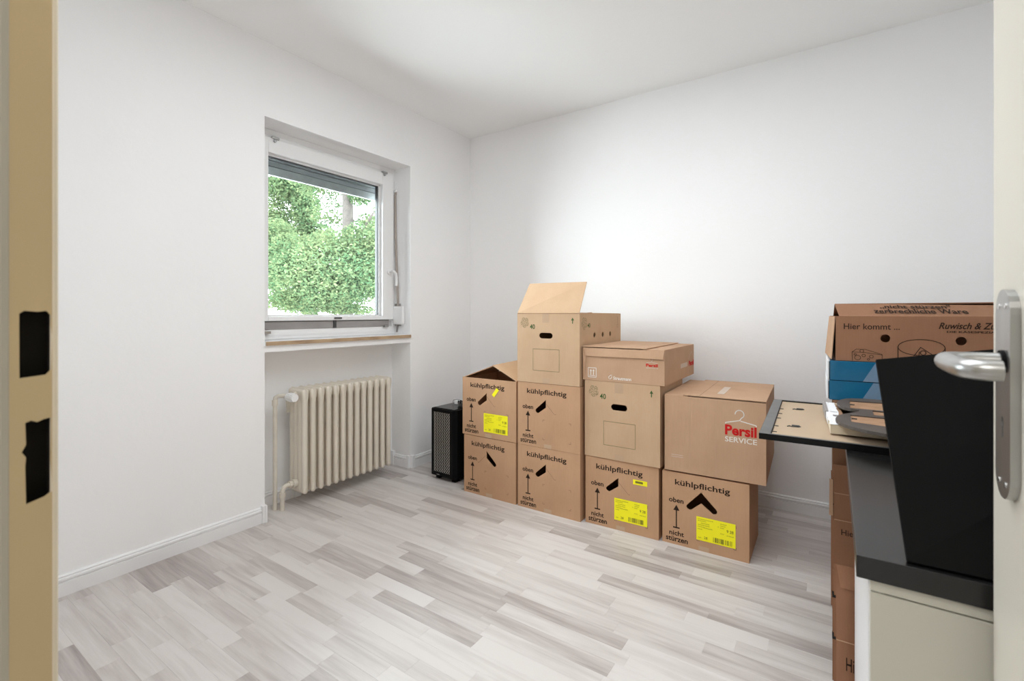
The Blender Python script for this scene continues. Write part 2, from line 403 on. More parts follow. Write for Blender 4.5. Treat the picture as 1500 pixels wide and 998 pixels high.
# baseboards (profiled)
BP = [(0, 0), (.015, 0), (.015, .052), (.009, .0535), (.009, .0565), (.014, .058), (.0145, .063), (.013, .067), (.007, .0695), (.007, .0725), (.0095, .074), (.006, .079), (0, .080)]
def base(name, pts_fn, m=None, parent=None, kind='structure', label=None):
    o = MB().prism(BP, pts_fn).build(name, M['trimw'], parent)
    if not parent: tag(o, label, 'baseboard', kind=kind)
    return o
base('baseboard_left', lambda a, b_, t: (XL + a, YF + (N0 - .022 - YF) * t, b_), label='white grooved baseboard along the wall left of the radiator niche')
base('baseboard_left', lambda a, b_, t: (XL + a, N1 + .024 + (YB - N1 - .024) * t, b_), label='short white baseboard between the radiator niche and the corner')
base('trim_8', lambda a, b_, t: (-2.635 + a, N0 + .27 * t, b_), label='short white baseboard behind the radiator pipes')
base('trim_9', lambda a, b_, t: (-2.60 + (XL + 2.60 - .012) * t, N1 - a, b_), label='short white baseboard on the side of the radiator niche')
base('baseboard_back', lambda a, b_, t: (XL + (XR - XL) * t, YB - a, b_), label='white grooved baseboard along the wall behind the boxes')
def block(n, x0, y0, x1, y1, z1, label):
    tag(MB().box(x0, y0, 0, x1, y1, z1).build(n, M['trimw'], bevel=.0015), label, 'trim', kind='structure')
block('trim_2', XL, N0 - .022, XL + .023, N0 + .002, .089, 'white corner block ending the long left baseboard')
block('trim_3', XL + .023, N0 - .008, XL + .0265, N0 + .002, .086, 'thin white strip on the left niche corner block')
block('trim_4', XL, N1 - .001, XL + .023, N1 + .024, .088, 'white corner block right of the niche corner')
block('trim_5', XL - .024, N1 - .019, XL - .001, N1 + .001, .088, 'white corner block inside the niche corner')
block('trim_6', -2.635, N0 + .27, -2.613, N0 + .31, .086, 'white end block of the baseboard behind the pipes')
block('trim_7', -2.632, N1 - .02, -2.60, N1, .10, 'white end block in the inner corner of the niche')

# sill
sl = empty('window_sill', (0, 0, 0), label='window sill board with a raw brown front edge over a white ledge', cat='window sill', kind='structure')
MB().box(-2.66, N0, .912, XL + .010, N1 - .004, .934).build('sill_board', M['pvc'], sl)
MB().box(XL + .010, N0 + .001, .9122, XL + .0135, N1 - .004, .9325).build('raw_front_edge', M['raw'], sl)
MB().box(-2.64, N0, .878, XL, N1, .9118).build('ledge', M['wall'], sl)

# ------------------------------------------------------------------ window
wn = empty('window_1', (0, 0, 0), label='white plastic tilt and turn window over the radiator', cat='window', kind='structure')
XF = -2.60
fm = MB()
Y0, Y1, Z0, Z1 = N0, N1 - .001, .935, NT
fm.box(-2.67, Y0, Z0, XF, Y0 + .055, Z1); fm.box(-2.67, Y1 - .030, Z0, XF, Y1, Z1)
fm.box(-2.67, Y0 + .055, Z0, XF, Y1 - .030, Z0 + .055); fm.box(-2.67, Y0 + .055, 2.055, XF, Y1 - .030, Z1)
fm.box(-2.665, Y0 + .05, .985, -2.625, Y1 - .028, 1.045)
fm.build('window_frame', M['pvc'], wn, bevel=.002)
# two faint steps in the frame
st = MB(); st.box(XF, Y0 + .02, 2.075, XF + .004, Y1 - .02, 2.082); st.box(XF, Y0 + .02, .955, XF + .004, Y1 - .02, .962)
st.build('frame_bead', M['trimw'], wn)
# sash
SY0, SY1, SZ0, SZ1 = 1.372, 2.318, 1.038, 2.058
GY0, GY1, GZ0, GZ1 = 1.418, 2.222, 1.063, 1.975
sm = MB(); XS = XF + .014
sm.box(-2.655, SY0, SZ0, XS, GY0, SZ1); sm.box(-2.655, GY1, SZ0, XS, SY1, SZ1)
sm.box(-2.655, GY0, SZ0, XS, GY1, GZ0); sm.box(-2.655, GY0, GZ1, XS, GY1, SZ1)
sm.build('sash', M['pvc'], wn, bevel=.003)
bd = MB()
for (a, b_, c, d) in ((GY0 - .001, GZ0, GY0 + .010, GZ1), (GY1 - .012, GZ0, GY1 + .001, GZ1), (GY0, GZ0 - .001, GY1, GZ0 + .010), (GY0, GZ1 - .010, GY1, GZ1 + .001)):
    bd.box(-2.65, a, b_, -2.612, c, d)
bd.build('glazing_bead', M['pvc'], wn, bevel=.002)
sl_ = MB()
for (a, b_, c, d) in ((GY0 + .009, GZ0 + .009, GY0 + .012, GZ1 - .009), (GY1 - .016, GZ0 + .009, GY1 - .011, GZ1 - .009), (GY0 + .01, GZ0 + .009, GY1 - .01, GZ0 + .011), (GY0 + .01, GZ1 - .013, GY1 - .01, GZ1 - .009)):
    sl_.box(-2.648, a, b_, -2.622, c, d)
sl_.build('rubber_seal', M['dark'], wn)
MB().box(-2.640, GY0 + .005, GZ0 + .005, -2.636, GY1 - .005, GZ1 - .005).build('glass_pane', M['glass'], wn)
MB().box(-2.65, 1.40, .990, XF + .003, 2.285, 1.0365).build('lower_rebate', M['pvcd'], wn)
MB().box(XF + .003, 1.40, 1.0335, XF + .006, 2.285, 1.0362).build('rebate_shadow_strip', M['dark'], wn)  # dark strip painted as the shadow line under the sash
for (yy, zz) in ((1.459, 2.062), (2.241, 2.062)):
    MB().box(XF, yy - .022, zz - .008, XF + .022, yy + .018, zz + .006).cyl((XF + .004, yy - .006, zz - .018), (XF + .024, yy - .006, zz - .018), .008).build('sash_stay', M['steel'], wn, bevel=.002)
MB().box(XF, 1.835, 1.047, XF + .024, 1.885, 1.056).box(XF, 1.835, .990, XF + .010, 1.855, 1.05).build('centre_latch', M['dark'], wn)
MB().box(XF, 1.378, .968, XF + .026, 1.425, .982).box(XF, 1.378, .98, XF + .012, 1.396, 1.035).cyl((XF + .012, 1.387, .975), (XF + .012, 1.387, 1.045), .007).build('lower_hinge', M['steel'], wn)
MB().box(XF, 2.235, .985, XF + .02, 2.268, .998).build('lower_striker', M['steel'], wn)
hd = MB(); hd.cyl((XS, 2.275, 1.372), (XS + .012, 2.275, 1.372), .017).cyl((XS + .01, 2.275, 1.372), (XS + .04, 2.275, 1.372), .009)
hd.tube([(XS + .036, 2.270, 1.374), (XS + .040, 2.283, 1.374), (XS + .043, 2.300, 1.360), (XS + .044, 2.306, 1.335), (XS + .044, 2.306, 1.30), (XS + .043, 2.304, 1.275)], [.010, .0105, .0105, .010, .010, .009])
hd.build('window_handle', M['pvc'], wn)
# outside shutter, rolled up, only its lowest slats showing
sh = empty('roller_shutter', (0, 0, 0), label='grey roller shutter rolled up behind the top of the glass', cat='shutter')
for k in range(5):
    z = 1.935 + k * .034
    MB().prism([(0, 0), (.008, .004), (.010, .017), (.008, .030), (0, .0345), (-.004, .017)], lambda a, b_, t, z=z: (-2.715 + a, N0 + .02 + (N1 - N0 - .04) * t, z + b_)).build('slat', M['shutter'], sh)
MB().box(-2.722, N0 + .02, 1.885, -2.703, N1 - .02, 1.933).build('bottom_bar', M['shbar'], sh, bevel=.003)
MB().box(-2.703, N0 + .03, 1.9335, -2.699, N1 - .03, 1.9365).build('bar_seal', M['dark'], sh)
# belt winder on the reveal
bw = empty('shutter_belt_winder', (-2.545, N1, 1.0), label='white belt winder box with a worn shutter belt beside the window', cat='belt winder')
MB().box(-.052, -.030, .002, .052, -.004, .132).build('winder_box', M['pvc'], bw, bevel=.012, seg=4)
MB().box(-.058, -.0042, -.008, .006, 0, .150).build('backing_plate', M['pvcd'], bw)
MB().tube([(-.016, -.009, .125), (-.024, -.009, .30), (-.040, -.009, .62), (-.046, -.009, .93)], .0075, n=6).box(-.052, -.010, .93, -.038, -.001, .955).build('belt', M['belt'], bw)
MB().cyl((-.046, -.012, .955), (-.046, 0, .955), .010).cyl((-.046, -.010, .965), (-.046, -.010, 1.02), .004).build('belt_guide', M['pvc'], bw)
MB().cyl((-.020, -.012, -.004), (-.034, -.004, -.05), .0065).build('belt_end', M['pvcd'], bw)
# ------------------------------------------------------------------ outside
tag(MB().box(-60, -40, -3.1, XO - .02, 60, -3.0).build('ground_outside', M['ground']), 'pale pavement outside the window', 'ground', kind='structure')
def at(px, py, t):
    u = (px - 750) / 695; return Vector((t * (-s_ + u * c_), t * (c_ + u * s_), CAM_H + t * (459.5 - py) / 695))
def blob_leaves(mb, rnd, c, r, n, size):
    for _ in range(n):
        d = Vector((rnd.gauss(0, 1), rnd.gauss(0, 1), rnd.gauss(0, 1))).normalized() * (rnd.random() ** .45)
        p = c + Vector((d.x * r[0], d.y * r[1], d.z * r[2]))
        a = Vector((rnd.gauss(0, 1), rnd.gauss(0, 1), rnd.gauss(0, .6))).normalized(); q = a.orthogonal().normalized()
        q = Matrix.Rotation(rnd.uniform(0, 6.28), 3, a) @ q
        L = size * rnd.uniform(.55, 1.35); W = L * .42
        e_ = a.cross(q)
        mb.add([tuple(p - a * L * .5), tuple(p + q * W * .5 + e_ * L * .06), tuple(p + a * L * .5), tuple(p - q * W * .5 + e_ * L * .06)], [(0, 1, 2, 3)])
def tree(t, trunk, branches, blobs, label, seed, size):
    base_ = at(trunk[0][0], trunk[0][1], t)
    root = empty('tree', (base_.x, base_.y, -3.0), label=label, cat='tree')
    off = Vector(root.location); rnd = random.Random(seed)
    mb = MB(); pts = [Vector((0, 0, 0))] + [at(px, py, t) - off for px, py, r in trunk]
    mb.tube(pts, [trunk[0][2] * 1.5] + [r for _, _, r in trunk], n=12)
    for br in branches: mb.tube([at(px, py, t + dt) - off for px, py, dt, r in br], [r for _, _, _, r in br], n=8)
    mb.build('trunk', M['bark'], root)
    lv = MB()
    for (px, py, dt, rx, rz, n) in blobs: blob_leaves(lv, rnd, at(px, py, t + dt) - off, (rx * 1.3, rx, rz), int(n * 1.9), size)
    o = lv.build('foliage', M['leaf'], root); tag(o, kind='stuff')
T1 = 11.0
tree(T1, [(508, 470, .16), (505, 440, .15), (507, 380, .13), (510, 330, .13), (509, 290, .12), (503, 255, .10), (498, 200, .09)],
     [[(509, 300, 0, .06), (520, 270, .2, .04), (535, 245, .4, .03)], [(507, 380, 0, .06), (530, 340, -.2, .04), (548, 310, -.3, .02)], [(506, 420, 0, .05), (480, 400, -.3, .03), (455, 395, -.5, .015)]],
     [(480, 400, -.6, 1.1, .75, 5200), (520, 415, -.5, .8, .5, 3600), (445, 420, -.3, .75, .5, 3000), (430, 380, -.2, .7, .6, 2800), (535, 365, -.3, .6, .65, 2600),
      (500, 360, -.4, .7, .4, 2200), (450, 445, .1, .7, .28, 1900), (495, 440, -.2, .5, .35, 1700), (545, 400, .0, .45, .5, 1500), (540, 330, .3, .35, .3, 500), (528, 285, -.2, .26, .28, 620), (470, 255, .2, .8, .25, 900), (485, 322, .6, .5, .18, 420),
      (500, 255, .3, 1.2, .40, 2600), (552, 270, .5, .3, .2, 420), (550, 350, .4, .35, .3, 900), (550, 420, .2, .3, .25, 700), (515, 455, .2, .5, .14, 700), (470, 280, .6, .5, .2, 300), (405, 395, .2, .5, .5, 2400), (420, 440, .3, .55, .25, 1300), (400, 350, .3, .5, .5, 2000), (498, 300, 1, .45, .3, 240), (475, 305, 1, .4, .3, 160), (548, 320, 1.0, .3, .4, 260)],
     'large green tree with a bare upper trunk right of centre in the window', 3, .080)
tree(15.5, [(452, 470, .18), (448, 420, .16), (447, 370, .15), (449, 330, .14), (452, 290, .12), (455, 250, .09)],
     [[(447, 345, 0, .07), (435, 315, .1, .05), (422, 290, .2, .03)], [(448, 325, 0, .06), (430, 312, -.1, .035), (418, 306, -.1, .02)]],
     [(448, 305, -.3, .42, .75, 2600), (415, 275, 0, .75, .6, 3600), (440, 265, .2, .7, .35, 2200), (405, 330, 0, .55, .75, 3000), (425, 350, -.2, .7, .5, 2600), (400, 380, .2, .5, .5, 1500), (465, 345, 0, .5, .4, 1400), (400, 415, .2, .25, .3, 240), (470, 262, .3, .5, .25, 700)],
     'dark branched green tree filling the left of the window view', 5, .105)

# ------------------------------------------------------------------ radiator
ra = empty('radiator', (-2.50, 1.535, 0), label='cream ribbed column radiator in the niche below the window', cat='radiator')
def fin_mesh():
    W, ZB, ZT = .080, .072, .662
    zs = [ZB + (ZT - ZB) * t for t in (0, .004, .012, .022, .04, .07, .10, .13, .16, .3, .45, .6, .75, .80, .83, .86, .89, .92, .95, .975, .987, .995, 1)]
    NX = 48; vs = []; fs = []
    def halfw(z):
        r = .022; d = min(z - ZB, ZT - z)
        return W - (r - math.sqrt(max(0, r * r - (r - d) ** 2)) if d < r else 0)
    def thick(x, z):
        hw = halfw(z); e = hw - abs(x)
        lobe = abs(math.sin(math.pi * 2 * (x / (W - .004) + 1))) ** .55
        colm = .0035 + .0120 * lobe
        k = max(0, min(1, (z - .585) / .035)); kb = max(0, min(1, (.125 - z) / .03))
        t = colm * (1 - k) + .0200 * k; t = t * (1 - kb) + .0150 * kb
        d = min(e, z - ZB, ZT - z)
        if d < .004: t = .0016
        elif d < .016: t = .0016 + (t - .0016) * math.sqrt(1 - (1 - (d - .004) / .012) ** 2)
        return t
    for side in (-1, 1):
        for z in zs:
            hw = halfw(z)
            for i in range(NX + 1):
                s0 = 2 * i / NX - 1; x_ = hw * math.copysign(1 - (1 - abs(s0)) ** 1.25, s0)
                vs.append((x_, side * thick(x_, z), z))
    n = NX + 1; nz = len(zs)
    for sd in (0, 1):
        o = sd * n * nz
        for j in range(nz - 1):
            for i in range(NX): fs.append((o + j * n + i, o + j * n + i + 1, o + (j + 1) * n + i + 1, o + (j + 1) * n + i))
    o = n * nz
    for j in range(nz - 1):
        fs.append((j * n, (j + 1) * n, o + (j + 1) * n, o + j * n)); fs.append((j * n + NX, o + j * n + NX, o + (j + 1) * n + NX, (j + 1) * n + NX))
    for i in range(NX):
        fs.append((i, o + i, o + i + 1, i + 1)); q = (nz - 1) * n; fs.append((q + i, q + i + 1, o + q + i + 1, o + q + i))
    mb = MB(); mb.add(vs, fs, True); return mb
f0 = fin_mesh().build('fin', M['rad'], ra); f0.location = (0, .008, 0)
for k in range(1, 13):
    f_ = f0.copy(); C.objects.link(f_); f_.parent = ra; f_.location = (0, .008 + k * .0500, 0)
for z_ in (.13, .625): MB().cyl((0, .0, z_), (0, .62, z_), .019).build('header_tube', M['rad'], ra)
MB().cyl((0, -.030, .13), (0, 0.0, .13), .022, n=20).cyl((0, -.044, .13), (0, -.03, .13), .017, n=6).cyl((0, -.05, .13), (0, -.044, .13), .02).build('lower_coupling', M['pipe'], ra, bevel=.0015)
MB().tube([(0, -.048, .13), (0, -.066, .129), (0, -.079, .122), (0, -.086, .108), (0, -.087, .09), (0, -.087, 0)], [.012] * 6).cyl((0, -.087, .072), (0, -.087, .098), .0165).build('return_pipe', M['pipe'], ra)
MB().tube([(-.040, -.106, 0), (-.040, -.106, .60), (-.040, -.104, .617), (-.034, -.092, .625), (-.015, -.07, .625), (0, -.06, .625), (0, 0, .625)], [.0115] * 7).cyl((-.04, -.106, .575), (-.04, -.106, .605), .0155).cyl((0, -.03, .625), (0, 0, .625), .02, n=20).build('supply_pipe', M['pipe'], ra)
MB().box(-.062, -.03, .52, -.058, .0, .60).build('pipe_clip', M['pipe'], ra)
th = MB(); th.cyl((-.016, -.060, .62), (.010, -.060, .62), .015, n=20)
th.build('valve_collar', M['chrome'], ra)
th = MB(); th.cyl((.010, -.060, .62), (.026, -.060, .62), .021, .024, n=24).cyl((.026, -.060, .62), (.075, -.060, .62), .024, .021, n=24)
for k in range(14):
    a = 2 * math.pi * k / 14; th.cyl((.032, -.06 + math.cos(a) * .023, .62 + math.sin(a) * .023), (.070, -.06 + math.cos(a) * .021, .62 + math.sin(a) * .021), .0028, n=6)
th.build('thermostat_head', M['pvc'], ra)
# ------------------------------------------------------------------ black tower by the wall
tw = empty('computer_tower', (-2.19, 2.292, 0), rad(-2), label='black computer tower with a wavy mesh front standing on the floor', cat='computer')
TW, TD, Z0t, Z1t = .212, .40, .022, .462
bx = MB(); bx.prism([(0, 0), (TW - .018, 0), (TW, .02), (TW, TD), (0, TD)], lambda a, b_, t: (a, b_, Z0t + (Z1t - Z0t) * t))
bx.build('case', M['black'], tw, bevel=.003)
fr_ = MB(); fr_.box(.004, -.006, Z0t + .004, .026, 0, Z1t - .004).box(TW - .046, -.006, Z0t + .004, TW - .018, 0, Z1t - .004).box(.026, -.006, Z1t - .022, TW - .046, 0, Z1t - .004).box(.026, -.006, Z0t + .004, TW - .046, 0, Z0t + .03)
fr_.build('front_surround', M['black'], tw)
ms = MB(); rows = 40; cols_ = 9
z0m, z1m = Z0t + .03, Z1t - .022; x0m, x1m = .026, TW - .046
for k in range(cols_ + 1):
    xx = x0m + (x1m - x0m) * k / cols_
    pts = []
    for j in range(rows + 1):
        zz = z0m + (z1m - z0m) * j / rows; pts.append((max(x0m, min(x1m, xx + (.0045 if j % 2 else -.0045))), zz))
    for (a, b_), (c, d) in zip(pts, pts[1:]):
        wv = .0021
        ms.add([(a - wv, -.0045, b_), (a + wv, -.0045, b_), (c + wv, -.0045, d), (c - wv, -.0045, d)], [(0, 1, 2, 3)])
M['mesh'] = mat('silver_mesh', (0.62, 0.60, 0.56), 0.4, metal=0.3)
o = ms.build('mesh_front', M['mesh'], tw); o['kind'] = 'stuff'
MB().box(.052, -.0075, Z0t + .012, .078, -.006, Z0t + .015).build('badge', M['chrome'], tw)
for (a, b_) in ((.02, .02), (TW - .05, .02), (.02, TD - .06), (TW - .05, TD - .06)): MB().box(a, b_, 0, a + .03, b_ + .04, Z0t).build('foot', M['black'], tw)
MB().box(.012, .012, Z1t, TW - .022, TD - .012, Z1t + .003).build('top_cover', M['slab'], tw)
# things on the tower
pg = empty('power_adapter', (-2.125, 2.44, Z1t + .0035), rad(20), label='small white power adapter with a thin dark cable on the black tower', cat='adapter')
MB().box(0, 0, 0, .055, .03, .026).build('adapter_body', M['pvc'], pg, bevel=.004)
MB().tube([(-.006, -.004, .0), (-.006, -.004, .022), (-.002, -.004, .03), (.02, -.002, .034), (.04, 0.004, .032)], .0022, n=6).build('cable', M['pvcd'], pg)
kb = empty('cable_coil', (-2.03, 2.42, Z1t + .0035), 0, label='grey knobbly coil of cable on the black tower beside the boxes', cat='cable')
kc = MB()
for k in range(3):
    kc.tube([(math.cos(a) * (.03 + .002 * k), math.sin(a) * .03, .006 + k * .010 + .003 * math.sin(3 * a)) for a in [i * math.pi / 9 for i in range(19)]], .0052, n=8, caps=False)
kc.build('coil', M['fframe'], kb)
kn = MB()
for i in range(9):
    a = i * .7; kn.cyl((math.cos(a) * .03, math.sin(a) * .03, .024), (math.cos(a) * .032, math.sin(a) * .032, .037), .005, n=8)
kn.build('cable_ties', M['black'], kb)

# ------------------------------------------------------------------ cardboard boxes
TK = .005
def arc(cx, cz, r, a0, a1, n=8): return [(cx + r * math.cos(a0 + (a1 - a0) * i / n), cz + r * math.sin(a0 + (a1 - a0) * i / n)) for i in range(n + 1)]
def slot(x0, z0, x1, z1):
    r = (z1 - z0) / 2; return arc(x1 - r, z0 + r, r, -math.pi / 2, math.pi / 2) + arc(x0 + r, z0 + r, r, math.pi / 2, 3 * math.pi / 2)
def circ(cx, cz, r): return arc(cx, cz, r, 0, 2 * math.pi * 15 / 16, 15)
def carton(name, label, loc, w, d, h, rz, m, holes=(), side_holes=(), group=None, top='x', cat='box', lid_m=None):
    """front at y=0 facing -y, left-bottom-front corner at loc. holes in metres (x,z)."""
    r = empty(name, loc, rz, label, cat, group)
    b_ = MB()
    b_.add(*sheet([(0, 0), (w, 0), (w, h), (0, h)], list(holes), TK))
    vs, fs = sheet([(TK, 0), (d - TK, 0), (d - TK, h), (TK, h)], list(side_holes), TK)
    b_.add([(w - TK + (y_), x_, z_) for x_, y_, z_ in vs], fs)
    b_.box(0, TK, 0, TK, d - TK, h); b_.box(0, d - TK, 0, w, d, h); b_.box(TK, TK, 0, w - TK, d - TK, TK)
    o = b_.build('body', m, r)
    lm = lid_m or m
    if top == 'x':      # two flaps meeting on a seam across the width
        MB().box(.001, .001, h, w - .001, d / 2 - .001, h + .003).build('top_flap', lm, r)
        MB().box(.001, d / 2 + .001, h, w - .001, d - .001, h + .003).build('top_flap', lm, r)
    elif isinstance(top, float):
        a = w * top
        hi, lo = (.006, .0005)
        if top > .5:
            MB().box(-.001, -.0015, h + .0045, a, d - .001, h + .0085).build('top_flap', lm, r); MB().box(a - .02, .001, h - .0005, w - .001, d - .001, h + .003).build('top_flap', lm, r)
        else:
            MB().box(a, -.0015, h + .0045, w + .001, d - .001, h + .0085).build('top_flap', lm, r); MB().box(.001, .001, h - .0005, a + .02, d - .001, h + .003).build('top_flap', lm, r)
    r['w'] = w; r['h'] = h; r['d'] = d
    return r
def front(r): return Face((0, 0, r['h']), (r['w'], 0, 0), (0, 0, -r['h']), (0, -1, 0))
def side(r): return Face((r['w'], 0, r['h']), (0, r['d'], 0), (0, 0, -r['h']), (1, 0, 0))

def arm_hole(w, h, ax, av, ex, ev, th):
    """one arm of the inverted V handle, apex (ax,av) outer tip to rounded end centre (ex,ev) in face units"""
    A = Vector((ax * w, h - av * h)); E_ = Vector((ex * w, h - ev * h))
    rr_ = th / 2
    d = (E_ - A).normalized(); n = Vector((-d.y, d.x))
    if n.y < 0: n = -n            # towards the outside (up)
    up = E_ + n * rr_; dn = E_ - n * rr_
    # inner apex lies straight below outer apex
    inner = A + Vector((0, -th / max(.3, abs(n.y))))
    a0 = math.atan2(n.y, n.x); sgn = 1 if ex < ax else -1
    caps = [(E_.x + rr_ * math.cos(a0 + sgn * math.pi * i / 8), E_.y + rr_ * math.sin(a0 + sgn * math.pi * i / 8)) for i in range(9)]
    return [(A.x, A.y)] + caps + [(inner.x, inner.y)]
def v_both(w, h):
    L = arm_hole(w, h, .47, .205, .335, .432, .028); Rr = arm_hole(w, h, .47, .205, .615, .425, .028)
    return [L[0]] + L[1:-1] + [L[-1]] + list(reversed(Rr[1:-1]))
def chill_box(label, loc, w, d, h, rz, arms, m, sticker=True, small=None, top='x', dim=False):
    holes = []
    if arms == 'both': holes.append(v_both(w, h))
    if arms == 'left': holes.append(arm_hole(w, h, .47, .24, .335, .425, .027))
    if arms == 'right': holes.append(arm_hole(w, h, .45, .21, .60, .42, .027))
    r = carton('cardboard_box', label, loc, w, d, h, rz, m, holes, top=top)
    F = front(r); p = MB()
    for wd_, bx_, bo_ in (('kühlpflichtig', (.158, .083, .795, .185), .016), ('oben', (.083, .342, .262, .412), .02), ('nicht', (.087, .805, .267, .873), .02), ('stürzen', (.046, .888, .312, .958), .02)):
        t_ = MB(); F.text(t_, wd_, *bx_, bold=bo_); t_.build('lettering', M['ink'], r)
    F.poly(p, [(.175, .443), (.213, .52), (.137, .52)]); F.rect(p, .168, .515, .182, .752); F.rect(p, .134, .752, .216, .77)
    p.build('arrow_print', M['ink'], r)
    q = MB()
    for (u, v, du, dv) in ((.42, .56, 1, 1), (.86, .56, -1, 1), (.42, .87, 1, -1), (.86, .87, -1, -1)):
        F.line(q, [(u + .03 * du, v), (u, v), (u, v + .03 * dv)], .0018)
    if arms in ('left', 'right'):
        if arms == 'left': F.line(q, [(.472, .30), (.60, .445), (.615, .455), (.63, .445)], .0015)
        else: F.line(q, [(.43, .30), (.31, .43), (.295, .44), (.28, .43)], .0015)
    q.build('corner_marks', M['inkf'], r)
    F.rect(tp := MB(), .44, .935, .56, 1.0, .0004); tp.build('tape', M['tape'], r)
    if sticker:
        sk = MB()
        p0 = F.p(.415, .535 + (.05 if sticker == 'low' else 0), 0); 
        dv = .05 if sticker == 'low' else 0
        F.rect(sk, .415, .535 + dv, .855, .855 + dv, .001); so = sk.build('shipping_label', M['yellow'], r)
        t = MB(); t2 = MB(); rd = random.Random(int(loc[0] * 100))
        S = Face(F.p(.415, .535 + dv, .001), F.ex * .44, F.ed * .32, F.n)
        for i in range(24):
            a = .44 + .48 * i / 24
            if rd.random() < .78: S.rect(t, a, .74, a + rd.choice([.008, .012, .016]), .94)
        if sticker != 'low' or True: S.text(t, '9 28', .78, .30, .95, .42, bold=.01)
        S.text(t, '28', .20, .80, .29, .90)
        for (u, v, L) in ((.04, .08, .40), (.04, .15, .22), (.12, .24, .22), (.04, .32, .30), (.04, .40, .18), (.20, .42, .22), (.04, .50, .12), (.62, .10, .16), (.62, .18, .13), (.62, .26, .10), (.62, .50, .10), (.78, .53, .18), (.56, .24, .02), (.05, .86, .08)):
            a = u
            while a < u + L:
                q_ = rd.uniform(.012, .03); S.rect(t2, a, v, min(a + q_, u + L), v + .032); a += q_ + .008
        t.build('label_print', M['yink'], so); t2.build('label_small_print', M['yinkf'], so)
    if small == 'tilted':
        sk = MB(); c, s0 = math.cos(rad(-52)), math.sin(rad(-52)); W_, H_ = w, h
        cx_, cy_ = .632 * w, .215 * h
        pts = [(cx_ + (a * c - b2 * s0), cy_ + (a * s0 + b2 * c)) for a, b2 in ((-.028, -.0105), (.028, -.0105), (.028, .0105), (-.028, .0105))]
        F.poly(sk, [(a / W_, b2 / H_) for a, b2 in pts], .0012); sk.build('small_sticker', M['yellow'], r)
    if small == 'level':
        sk = MB(); F.rect(sk, .67, .215, .855, .285, .001); so = sk.build('small_sticker', M['yellow'], r)
        t = MB(); F.rect(t, .70, .232, .80, .262, .0016); t.build('sticker_print', M['yink'], so)
    return r

y1 = 2.23
chill_box('cardboard box at floor level beside the black tower, its right handle arm open', (-1.862, y1, 0), .378, .36, .343, 0, 'right', M['cardA'], sticker=False)
r = chill_box('box on the leftmost stack with open tented flaps and a tilted yellow sticker', (-1.874, y1, .349), .392, .36, .345, 0, 'left', M['cardA'], sticker='low', small='tilted', top=None)
# tented flaps
def panel(name, parent, pts, m, th=.004):
    a, b_, c, d = [Vector(p) for p in pts]; n = (b_ - a).cross(d - a).normalized() * th
    mb = MB(); vs = [tuple(q) for q in (a, b_, c, d, a + n, b_ + n, c + n, d + n)]
    mb.add(vs, [(0, 3, 2, 1), (4, 5, 6, 7), (0, 1, 5, 4), (1, 2, 6, 5), (2, 3, 7, 6), (3, 0, 4, 7)])
    return mb.build(name, m, parent)
hh = .345
panel('top_flap', r, [(.003, .006, hh), (.003, .354, hh), (.206, .354, hh + .085), (.216, .006, hh + .078)], M['cardA'])
panel('top_flap', r, [(.390, .006, hh), (.390, .354, hh), (.212, .354, hh + .088), (.222, .006, hh + .080)], M['cardB'])
chill_box('floor level box, second from the left, directly under another chill box', (-1.470, y1, 0), .386, .36, .345, 0, 'left', M['cardA'], sticker=False)
chill_box('middle box of the stack topped by the open moving box', (-1.470, y1, .349), .386, .36, .346, 0, 'left', M['cardA'], sticker=False)
chill_box('floor level box with two yellow stickers under the closed green-printed box', (-1.064, 2.252, 0), .377, .36, .342, rad(1), 'left', M['cardC'] if False else M['cardA'], small='level')
chill_box('rightmost floor level box with a fully open V handle and one yellow label', (-.672, 2.266, 0), .372, .32, .334, rad(.6), 'both', M['cardA'])

def knot(F, mb, u0, v0, u1, v1, wd):
    """wreath-like recycling emblem drawn in outline"""
    cx_, cy_ = (u0 + u1) / 2, (v0 + v1) / 2; ru, rv = (u1 - u0) / 2, (v1 - v0) / 2
    for k in range(5):
        a = k * 2 * math.pi / 5 - 1.9
        P_ = lambda rr_, aa: (cx_ + ru * rr_ * math.cos(a + aa), cy_ + rv * rr_ * math.sin(a + aa))
        F.line(mb, [P_(.15, 0), P_(.55, -.55), P_(.95, -.5), P_(1.0, -.1), P_(.85, .35), P_(.5, .3)], wd)
        F.line(mb, [P_(.55, -.55), P_(.62, -.05), P_(.95, .0)], wd)
def fortybox(label, loc, w, d, h, top):
    r = carton('moving_box', label, loc, w, d, h, 0, M['cardB'], [slot(.37 * w, (1 - .357) * h, .585 * w, (1 - .275) * h)],
               [circ(.325 * d, (1 - .311) * h, .0145), circ(.521 * d, (1 - .313) * h, .0145), circ(.713 * d, (1 - .313) * h, .0145)] if top is None else [], top=top)
    F = front(r); p = MB(); q = MB()
    F.text(p, '40', .215, .155, .30, .225, bold=.015)
    F.poly(p, [(.895, .055), (.918, .095), (.872, .095)]); F.rect(p, .889, .09, .901, .14)
    p.build('printing', M['green'], r)
    knot(F, q, .062, .055, .195, .205, .0019)
    F.line(q, [(.268, .51), (.69, .51), (.69, .82), (.268, .82)], .0021, closed=True)
    q.build('outline_printing', M['greenf'], r)
    t = MB(); F.rect(t, .42, 0, .53, .13, .0004); t.build('tape', M['tape'], r); t = MB(); F.rect(t, .42, .925, .54, 1, .0004); t.build('tape', M['tape'], r)
    return r
r = fortybox('topmost moving box with its front flap standing open', (-1.473, y1, .700), .386, .572, .380, None)
h3 = .380
panel('front_flap', r, [(0.001, .001, h3), (.385, .001, h3), (.383, .096, h3 + .168), (.008, .122, h3 + .172)], M['cardB'], .004)
